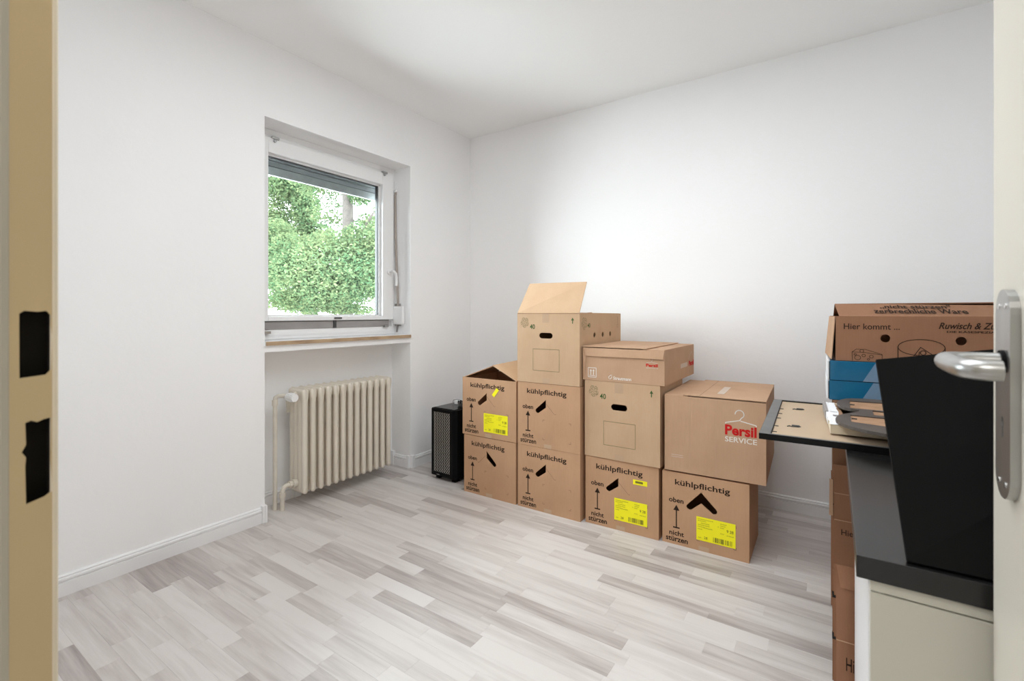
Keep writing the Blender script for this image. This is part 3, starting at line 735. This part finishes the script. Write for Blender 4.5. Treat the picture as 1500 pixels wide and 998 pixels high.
panel('side_flap', r, [(.3815, .006, h3 + .001), (.3815, .560, h3 - .003), (.20, .560, h3 - .012), (.20, .006, h3 - .006)], M['cardB'], .004)  # side flap added shut to keep daylight out of the box
panel('side_flap', r, [(.0045, .006, h3 - .003), (.0045, .560, h3 - .003), (.198, .560, h3 - .014), (.198, .006, h3 - .014)], M['cardB'], .004)  # shut as well, so the interior behind the handle slot stays dark
panel('side_flap_edge', r, [(.384, .004, h3), (.384, .15, h3), (.384, .15, h3 + .007), (.384, .006, h3 + .001)], M['cardP'], .003)
S = side(r); q = MB(); knot(S, q, .04, .05, .155, .225, .0022); q.build('side_emblem', M['greenf'], r)
q = MB(); S.text(q, '40', .165, .135, .225, .20, bold=.015); q.build('side_number', M['green'], r)
q = MB(); S.line(q, [(.91, .05), (.91, .15)], .003); S.line(q, [(.895, .17), (.925, .17), (.925, .215), (.895, .215)], .0015, closed=True); q.build('side_icon', M['inkf'], r)
fortybox('closed moving box marked 40 under the flat white-printed parcel box', (-1.067, 2.25, .3475), .389, .40, .386, 'x')

# Persil boxes
def hanger(F, mb, u0, u1, vt, vb, wd):
    cu_ = (u0 + u1) / 2; du = (u1 - u0) / 2
    W, H_ = F.ex.length, F.ed.length
    rm = .14 * (u1 - u0) * W; cx_ = cu_ * W - .01 * W; cz_ = vt * H_ + rm
    pts = []
    for i in range(13):
        a = math.pi + (1.35 * math.pi) * i / 12
        pts.append(((cx_ + rm * math.cos(a)) / W, (cz_ + rm * math.sin(a)) / H_))
    jx, jz = (cx_) / W, (cz_ + rm * 1.55) / H_
    F.line(mb, pts + [(jx, jz), (u0 + .01, vb - .004), (u0 + .004, vb + .006)], wd)
    F.line(mb, [(jx + .012, jz + .006), (u1 - .008, vb - .002), (u1 - .002, vb + .010)], wd)
def persil(F, r, u0, u1, v0, v1, v2, v3, vt, wd, faded=False):
    a = MB(); F.text(a, 'Persil', u0, v0, u1, v1, bold=.034); a.build('red_lettering', M['red'], r)
    b_ = MB(); F.text(b_, 'SERVICE', u0, v2, u1 + .003, v3, bold=.012); hanger(F, b_, u0, u1, vt, v0 - .02, wd); b_.build('white_lettering', M['whitef'] if faded else M['whitep'], r)
r = carton('parcel_box', 'large parcel box with white hanger and red lettering, rightmost of the stacks', (-.660, 2.262, .345), .424, .57, .352, rad(2.2), M['cardP'], top=.2)
F = front(r)
persil(F, r, .62, .915, .305, .435, .455, .52, .115, .0042)
q = MB()
for i in range(2): F.line(q, [(.075, .785 + .025 * i), (.195, .785 + .025 * i)], .0022)
q.build('white_caption', M['whitef'], r)
q = MB(); F.line(q, [(.27, .01), (.265, .99)], .0012); F.line(q, [(.53, .01), (.53, .99)], .0012); q.build('crease', M['tape'], r)
S = side(r); a = MB(); S.text(a, 'Persil', .55, .52, .90, .62, bold=.05); a.build('side_red_lettering', M['red'], r)
Tt = MB(); Tt.box(.215, .10, .3606, .245, .34, .3610).build('top_tape', M['whitef'], r)
Tt = MB(); Tt.box(.155, .001, .3606, .1565, .565, .3608).build('top_crease', M['inkf'], r)

r = carton('parcel_box', 'flat parcel box lying on top of the closed green-printed moving box', (-1.077, 2.25, .7375), .420, .565, .166, 0, M['cardP'], top=.8)
F = front(r)
persil(F, r, .79, .925, .385, .475, .495, .525, .22, .0022, True)
q = MB()
F.line(q, [(.07, .615), (.175, .615), (.175, .90), (.07, .90)], .003, closed=True)
for u in (.105, .140): F.poly(q, [(u, .655), (u + .014, .715), (u - .014, .715)]); F.rect(q, u - .005, .71, u + .005, .83)
F.rect(q, .085, .845, .16, .86)
F.text(q, 'Strautmann', .395, .83, .615, .93, bold=.02)
F.line(q, [(.34, .90), (.335, .86), (.355, .81), (.375, .80)], .003); F.line(q, [(.35, .92), (.37, .89), (.375, .84)], .003)
q.build('white_printing', M['whitep'], r)
# folded over rim along the front top
panel('folded_rim', r, [(.0, -.001, .166), (.42, -.001, .166), (.415, -.006, .126), (.02, -.006, .124)], M['cardP'], .003)
for sx in (0,):
    panel('corner_fold', r, [(-.001, -.001, .16), (.018, -.004, .125), (.012, -.0035, .03), (-.001, -.001, .02)], M['cardP'], .001)
S = side(r); a = MB(); S.text(a, 'Persil', .80, .50, .99, .68, bold=.05); a.build('side_red_lettering', M['red'], r)
a = MB(); S.rect(a, .50, .52, .74, .66, .0006); S.line(a, [(.78, .44), (.90, .20), (.98, .42)], .002); a.build('side_label', M['whitef'], r)

# ------------------------------------------------------------------ right-hand side: cabinet, worktop and what lies on it
cb_ = empty('cabinet', (.041, .838, 0), rad(-.6), label='white low cabinet with cream drawer fronts under the dark worktop', cat='cabinet')
CW, CD, CH = .90, .78, .705
MB().box(0, .002, 0, .018, CD, CH).box(CW - .018, .002, 0, CW, CD, CH).box(.018, CD - .01, 0, CW - .018, CD, CH).box(.018, .02, .05, CW - .018, CD - .01, .068).box(.018, .02, CH - .018, CW - .018, CD - .01, CH).build('carcass', M['cabw'], cb_)
MB().box(.002, -.002, CH - .0145, CW - .002, .016, CH).build('top_rail', M['cab'], cb_, bevel=.001)
MB().box(.002, -.002, .36, CW - .002, .016, CH - .0165).build('drawer_front', M['cab'], cb_, bevel=.001)
MB().box(.002, -.002, .02, CW - .002, .016, .357).build('drawer_front', M['cab'], cb_, bevel=.001)
wt = MB(); wt.box(.027, .826, .7085, 1.10, 2.05, .740)
tag(wt.build('worktop', M['slab'], bevel=.0012), 'thick anthracite worktop lying on the white cabinet', 'worktop')

# leaning black panel
bp_ = MB()
q = [(.083, .834, .7435), (.52, .840, .7435), (.50, 1.008, 1.075), (.0585, .992, 1.004)]
a, b_, c, d = [Vector(p) for p in q]; nrm = (b_ - a).cross(d - a).normalized()
if nrm.y < 0: nrm = -nrm
bp_v = [tuple(p) for p in (a, b_, c, d)] + [tuple(p + nrm * .008) for p in (a, b_, c, d)]
bp_.add(bp_v, [(0, 3, 2, 1), (4, 5, 6, 7), (0, 1, 5, 4), (1, 2, 6, 5), (2, 3, 7, 6), (3, 0, 4, 7)])
tag(bp_.build('black_panel', M['blackp'], bevel=.001), 'large matt black panel leaning on the front edge of the worktop', 'panel')

# large picture frame, back side up
pf = empty('picture_frame', (-.166, 1.440, .7415), rad(1.8), label='large black picture frame lying face down, overhanging the worktop', cat='picture frame')
FW, FD, FH = .86, .60, .0155
fb = MB(); bw_ = .026
fb.box(0, 0, 0, bw_, FD, FH); fb.box(FW - bw_, 0, 0, FW, FD, FH); fb.box(bw_, 0, 0, FW - bw_, .010, FH); fb.box(bw_, FD - .012, 0, FW - bw_, FD, FH)
fb.build('frame_rails', M['fframe'], pf)
MB().box(-.001, -.001, -.0005, FW + .001, -.0002, FH - .0005).box(-.001, -.001, -.0005, -.0002, FD, FH - .001).build('front_lacquer', M['fedge'], pf)
MB().box(bw_, .010, .004, FW - bw_, FD - .012, .0115).build('backing_board', M['backing'], pf)
MB().box(bw_, .0102, .0115, bw_ + .002, FD - .0125, FH - .0005).box(bw_, FD - .0165, .0115, FW - bw_, FD - .0125, FH).build('inner_gap_shade', M['gap_shade'], pf)  # dark strips painted as the shade between rails and backing
cl = MB()
for yy in (.05, .13, .25, .33, .42): cl.box(bw_, yy, .0116, bw_ + .013, yy + .002, .0135)
cl.box(.30, .006, .0116, .304, .030, .0170)
cl.build('clamping_pins', M['dark'], pf)
for (xx, yy) in ((.075, .14), (.080, .43)):
    hk = MB()
    hk.tube([(xx - .014, yy, .013), (xx - .010, yy + .010, .013), (xx - .004, yy + .002, .013), (xx + .012, yy + .004, .013), (xx + .018, yy + .012, .013)], .0015, n=6)
    hk.box(xx - .004, yy + .018, .0115, xx + .016, yy + .026, .014)
    hk.build('hanger_ring', M['dark'], pf)
# cream box frame with paper
cf = empty('canvas_frame', (-.006, 1.535, .758), rad(3.0), label='small cream wooden frame with torn white wrapping paper along its left rail', cat='frame')
KW, KD, KH = .40, .37, .024
fb = MB(); fb.box(0, 0, 0, .026, KD, KH); fb.box(KW - .03, 0, 0, KW, KD, KH); fb.box(.026, 0, 0, KW - .03, .012, KH); fb.box(.026, KD - .012, 0, KW - .03, KD, KH); fb.build('wooden_rails', M['cream'], cf)
MB().box(.026, .012, .001, KW - .03, KD - .012, .004).build('frame_shade_panel', M['gap_shade'], cf)  # near-black sheet paints the shade inside the open frame
MB().box(.0262, .012, .004, .040, KD - .012, KH - .004).build('inner_rail', M['mdf'], cf)
pp = MB()
nx, ny = 8, 26; vs = []; rd = random.Random(4)
for j in range(ny + 1):
    for i in range(nx + 1):
        yy = KD * j / ny - .001; xx = .029 * i / nx - .0015 + (0 if 0 < i < nx else rd.uniform(-.0015, .002))
        vs.append((xx, yy, KH + .0008 + rd.uniform(0, .0012)))
pp.add(vs, [(j * (nx + 1) + i, j * (nx + 1) + i + 1, (j + 1) * (nx + 1) + i + 1, (j + 1) * (nx + 1) + i) for j in range(ny) for i in range(nx)])
pp.box(-.0022, .10, .006, -.0008, KD, KH + .001)
pp.add([(.036, -.001, KH + .001), (.075, -.002, KH + .002), (.060, .03, KH + .0022), (.036, .05, KH + .001)], [(0, 1, 2, 3)])
pp.build('wrapping_paper', M['paper'], cf)
MB().box(.008, .19, KH + .0024, .026, .185, KH + .0028).box(.012, .12, KH + .0024, .032, .14, KH + .0028).build('barcode_print', M['pvcd'], cf)
# collage frame with two rounded lobes
MB().box(-.0045, .19, .004, -.0023, KD + .004, KH + .003).box(-.0045, .19, KH + .0015, .004, KD + .004, KH + .0035).build('grey_tape', M['pvcd'], cf)
# collage frame with two rounded lobes
co = empty('collage_frame', (0, 1.70, .7845), 0, label='dark grey multi-picture frame with two rounded lobes, back side up', cat='picture frame')
ol = [(.33, -.315), (.20, -.287), (.140, -.272), (.102, -.261), (.069, -.244), (.042, -.220), (.026, -.200), (.014, -.175), (.007, -.150), (.005, -.125), (.008, -.095), (.013, -.072), (.022, -.048), (.036, -.020), (.050, .002), (.062, .028),
      (.064, .052), (.045, .060), (.028, .075), (.016, .100), (.010, .131), (.010, .165), (.014, .200), (.022, .232), (.036, .262), (.055, .280), (.085, .292), (.131, .299), (.33, .325)]
ins = [[(.040, -.150), (.31, -.215), (.31, -.050), (.040, -.045)], [(.096, -.012), (.31, -.020), (.31, .045), (.096, .060)], [(.042, .075), (.31, .080), (.31, .250), (.045, .220)]]
vs, fs = sheet(ol, ins, .008)
cm = MB(); cm.add([(x_, z_, y_) for x_, y_, z_ in vs], fs); cm.build('frame_body', M['greyfr'], co)
for pts in ins:
    mb = MB(); vs = [(x_, y_, .0005) for x_, y_ in pts] + [(x_, y_, .005) for x_, y_ in pts]
    mb.add(vs, [(0, 1, 2, 3), (4, 5, 6, 7), (0, 1, 5, 4), (1, 2, 6, 5), (2, 3, 7, 6), (3, 0, 4, 7)]); mb.build('backing_panel', M['mdf'], co)
hk = MB(); hk.box(.042, -.095, .005, .054, -.091, .0078).box(.044, .150, .005, .056, .154, .0078); tag(hk.build('clip', M['dark'], co), kind='stuff')

# blue boxes, stacked
def bluebox(label, x, y_, z, w, d, h, edge):
    r = empty('blue_box', (x, y_, z), rad(1.5), label=label, cat='box', group='flat blue boxes stacked on the cartons')
    MB().box(.004, 0, 0, w, d, h).build('body', M['blue'], r, bevel=.0015)
    MB().box(-.004, .003, .002, .003, d - .003, h + .0005).build('side_flap', M['paper'], r, bevel=.001)
    MB().box(.0012, -.0004, .004, .0042, .01, h - .003).build('side_gap_shade', M['blued'], r)  # dark strip painted as the shade between flap and body
    F = Face((.004, 0, h), (w - .004, 0, 0), (0, 0, -h), (0, -1, 0)); q = MB()
    F.poly(q, [(edge, 0.01), (.99, .01), (.99, .99), (edge - .085, .99)]); q.build('pale_corner_print', M['bluel'], r)
    return r
bluebox('lower of the two flat glossy blue boxes behind the black panel', -.017, 2.205, .7485, .46, .34, .074, .30)
bluebox('upper flat glossy blue box, directly under the printed cheese carton', -.015, 2.203, .8245, .46, .34, .074, .31)

# cheese carton on top
def hier(F, mb, u0, v0, u1, v1): F.text(mb, 'Hier kommt ...', u0, v0, u1, v1, bold=.006)
r = carton('cheese_carton', 'brown printed carton with a raised lid on top of the blue boxes', (.008, 2.215, .9), .58, .36, .170, rad(3.2), M['cardC'],
           [circ(.262 * .58, .170 * (1 - .482), .0150), circ(.621 * .58, .170 * (1 - .505), .0150)], top=None)
F = front(r); p = MB()
WF = .58
hier(F, p, .044, .162, .333, .292)
F.text(p, 'Ruwisch & Zuck', .519, .130, .815, .262, bold=.016, shear=.35)
F.text(p, 'DIE KÄSESPEZIALISTEN', .556, .290, .86, .340, bold=.022)
def ell(cx_, cy_, ru, rv, a0=0, a1=2 * math.pi, n=28): return [(cx_ + ru * math.cos(a0 + (a1 - a0) * i / n), cy_ + rv * math.sin(a0 + (a1 - a0) * i / n)) for i in range(n + 1)]
F.line(p, ell(.436, .66, .112, .17), .0024); F.line(p, [(.324, .66), (.324, .98)], .0024); F.line(p, [(.548, .66), (.548, .98)], .0024)
F.line(p, [(.402, .84), (.434, .655), (.495, .82)], .0024); F.line(p, ell(.446, .77, .013, .045), .0024); F.line(p, [(.425, .84), (.428, .75)], .0024)
F.line(p, [(.090, .99), (.088, .80), (.11, .735), (.16, .735), (.245, .835), (.245, .99)], .0016); F.line(p, [(.088, .80), (.15, .80), (.245, .845)], .0016)
for (u, v, s0) in ((.118, .92, .016), (.15, .87, .009), (.19, .89, .010), (.105, .85, .006), (.175, .95, .006), (.14, .77, .010)): F.line(p, ell(u, v, s0, s0 * 3.2, n=12), .0016)
p.build('printing', M['ink'], r)
h = .170; yr = .13; zr = .050
panel('lid_flap', r, [(.012, 0, h), (.58, 0, h), (.58, yr, h + zr * .75), (.004, yr, h + zr)], M['cardC'], -.004)
panel('lid_flap', r, [(.012, .358, h), (.58, .358, h), (.58, yr + .03, h + zr * .75 + .014), (.004, yr + .004, h + zr)], M['cardC'], .004)
panel('side_flap', r, [(-.001, .002, h - .002), (-.001, .35, h - .002), (-.016, .35, .004), (-.012, .002, .004)], M['cardP'], .003)
sl2 = Vector((0, yr, zr * .85)); L_ = sl2.length
F2 = Face((.012, yr, h + zr * .9), (.568, 0, -.006), (0, -yr, -zr * .9), (0, -zr / L_, yr / L_)); q = MB()
F2.text(q, '„nicht stürzen"', .235, .08, .60, .42, bold=.02, h=.0045); F2.text(q, 'zerbrechliche Ware', .195, .44, .66, .80, bold=.02, h=.0045)
q.build('lid_lettering', M['ink'], r)

# cartons standing under the worktop and behind the cabinet
def stackbox(name, label, loc, w, d, h, rz, m, flaps=(), txt=None, top='x'):
    r = carton(name, label, loc, w, d, h, rz, m, top=top)
    for (z0_, z1_, dx) in flaps: panel('side_flap', r, [(-dx, .001, z0_), (-dx, .20, z0_), (-dx, .20, z1_), (-dx, .001, z1_)], M['cardP'], .003)
    if txt:
        q = MB(); F = Face((0, 0, h), (w, 0, 0), (0, 0, -h), (0, -1, 0))
        u0, v0, u1, v1 = txt; hier(F, q, u0, v0, u1, v1); q.build('printing', M['ink'], r)
    return r
def folded(label, x, y_, w, h, creases, txt, m, rz, name='folded_carton', gaps=()):
    r = empty(name, (x, y_, 0), rz, label, 'box')
    MB().box(0, 0, 0, w, .004, h).build('front_sheet', m, r)
    MB().box(-.0045, .006, .002, w - .01, .010, h - .004).build('inner_sheet', m, r)
    MB().box(-.004, .016, 0, w - .01, .020, h - .012).build('inner_sheet', m, r)
    MB().box(-.008, .026, .004, w, .030, h - .03).build('back_sheet', m, r)
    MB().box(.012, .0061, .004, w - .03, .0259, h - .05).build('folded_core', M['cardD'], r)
    e_ = MB()
    for z in creases: e_.box(.001, -.0022, z - .0012, w - .001, .0002, z + .0012)
    if creases: e_.build('crease', M['cardP'], r)
    g_ = MB()
    for z in gaps: g_.box(-.0088, .002, z - .003, -.0002, .031, z + .003)
    if gaps: tag(g_.build('flap_slot_shade', M['gap_shade'], r), kind='stuff')  # dark blocks painted as the shade of slots in the edges
    if txt:
        q = MB(); F = Face((0, 0, h), (w, 0, 0), (0, 0, -h), (0, -1, 0)); hier(F, q, *txt); q.build('printing', M['ink'], r)
    return r
H1 = .531
r = folded('tall flattened carton printed Hier standing behind the cabinet', .0015, 2.083, .50, H1, [.333, .429], (.045, 1 - .302 / H1, .35, 1 - .281 / H1), M['cardC'], rad(1), gaps=(.385,))
panel('front_flap', r, [(.002, -.001, .429), (.10, -.001, .429), (.09, -.006, .365), (.035, -.006, .340)], M['cardC'], .0015)
panel('edge_flap', r, [(-.014, .003, .345), (-.002, .003, .345), (-.002, .003, .475), (-.013, .003, .478)], M['cardP'], .003)
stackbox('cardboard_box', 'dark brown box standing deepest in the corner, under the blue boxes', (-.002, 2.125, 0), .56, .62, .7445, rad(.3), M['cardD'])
H2 = .357
r = folded('short flattened carton with a folded front flap, nearest to the floor behind the cabinet', .0065, 1.655, .46, H2, [.142], (.052, 1 - .098 / H2, .34, 1 - .060 / H2), M['cardC'], rad(1), gaps=(.262, .142))
panel('front_flap', r, [(.001, -.001, H2), (.40, -.001, H2), (.40, -.012, .292), (.010, -.012, .300)], M['cardC'], .003)

# ------------------------------------------------------------------ door frame and door
tj = empty('trim_1', (0, 0, 0), label='beige steel door frame with two worn latch openings', cat='door frame', kind='structure')
XJ = -.58
def jag(pts): return pts
hole1 = [(.1005, 1.024), (.1003, 1.080), (.1035, 1.0825), (.1120, 1.0815), (.1175, 1.0825), (.1205, 1.078), (.1200, 1.070), (.1212, 1.060), (.1205, 1.030), (.1170, 1.0255)]
hole2 = [(.1045, .914), (.1040, .948), (.1045, .955), (.1018, .960), (.1045, .966), (.1040, .985), (.1075, .9865), (.1115, .9845), (.1160, .9865), (.1205, .987), (.1200, .950), (.1215, .921), (.1160, .917)]
vs, fs = sheet([(.0935, 0), (.1228, 0), (.1228, DZ), (.0935, DZ)], [hole1, hole2], .002)
jm = MB(); jm.add([(XJ - .002 + y_, x_, z_) for x_, y_, z_ in vs], fs)
jm.build('strike_jamb', M['jamb'], tj)
rl = MB(); rl.cyl((XJ - .0022, .1228, 0), (XJ - .0022, .1228, DZ), .0028, n=12, caps=False); rl.box(XJ - .06, .1218, 0, XJ - .002, .1245, DZ); rl.build('rolled_edge', M['cream'], tj)
MB().box(XJ - .014, -.14, 0, XJ - .004, .0895, DZ).build('hall_side_jamb', M['jamb'], tj)
MB().box(XJ - .006, .0885, 0, XJ + .0005, .0945, DZ).build('seal_lip', M['seal'], tj, bevel=.001)
MB().box(XJ - .022, .0946, 0, XJ - .018, .1215, DZ).box(XJ - .018, .1212, 0, XJ - .0025, .1216, DZ).box(XJ - .018, .0946, 0, XJ - .0025, .0950, DZ).build('latch_cavity_shade', M['gap_shade'], tj)  # black lining paints the shade inside the latch openings
jr = MB(); jr.box(DX1, -.14, 0, DX1 + .012, .1228, DZ); jr.build('hinge_jamb', M['jamb'], tj)
MB().box(DX0, -.14, DZ - .012, DX1, .1228, DZ).build('head_jamb', M['jamb'], tj)

dr = empty('door_1', (.16, .125, 0), 0, label='cream door leaf standing open into the room', cat='door', kind='structure')
MB().box(0, 0, .006, .040, .675, 2.03).build('leaf', M['door'], dr, bevel=.0015)
ky = .595
def plate():
    z0_, z1_, y0_, y1_ = .880, 1.106, .572, .627
    rr_ = (y1_ - y0_) / 2 * .98; yc = (y0_ + y1_) / 2
    outl = arc(yc, z1_ - rr_, rr_, 0, math.pi, 12) + arc(yc, z0_ + rr_, rr_, math.pi, 2 * math.pi, 12)
    kh = circ(.600, .962, .0045)[3:14] if False else [(.5975, .946), (.6025, .946), (.6025, .958), (.6045, .962), (.6030, .967), (.600, .969), (.597, .967), (.5955, .962), (.5975, .958)]
    vs, fs = sheet(outl, [kh], .008); mb = MB(); mb.add([(-.008 + y_, x_, z_) for x_, y_, z_ in vs], fs); return mb
plate().build('handle_plate', M['steel'], dr, bevel=.0012)
MB().box(-.0015, .594, .944, -.0008, .606, .972).build('keyhole_shade', M['gap_shade'], dr)  # black block paints the shade inside the keyhole
sw = MB()
for (yy, zz) in ((.588, 1.088), (.611, 1.088), (.588, .897), (.611, .897)): sw.cyl((-.0088, yy, zz), (-.0078, yy, zz), .0028, n=10)
sw.build('plate_screws', M['chrome'], dr)
zh = 1.028
MB().cyl((-.0115, ky, zh), (-.008, ky, zh), .0125, n=24).build('handle_collar', M['black'], dr)
lp = [(-.008, ky, zh), (-.036, ky, zh), (-.048, ky - .004, zh), (-.0565, ky - .013, zh), (-.0585, ky - .026, zh), (-.0585, ky - .060, zh), (-.0580, ky - .095, zh), (-.0560, ky - .108, zh), (-.051, ky - .116, zh), (-.044, ky - .119, zh), (-.034, ky - .119, zh)]
def smooth(pts, it=2):
    for _ in range(it):
        o = [pts[0]]
        for a, b2 in zip(pts, pts[1:]):
            a = Vector(a); b2 = Vector(b2); o += [tuple(a * .75 + b2 * .25), tuple(a * .25 + b2 * .75)]
        pts = o + [pts[-1]]
    return pts
MB().tube(smooth(lp), .0095, n=20).build('lever', M['steel'], dr)

# flat prints and marks too small to pick apart singly
for o in bpy.data.objects:
    if o.type == 'MESH' and o.name.split('.')[0] in ('label_print', 'label_small_print', 'corner_marks', 'printing', 'outline_printing', 'white_printing', 'white_lettering', 'lid_lettering', 'side_emblem', 'side_icon', 'side_label', 'white_caption', 'lettering', 'arrow_print', 'red_lettering', 'side_number', 'side_red_lettering', 'barcode_print', 'clamping_pins', 'crease', 'plate_screws', 'cable_ties'):
        o['kind'] = 'stuff'
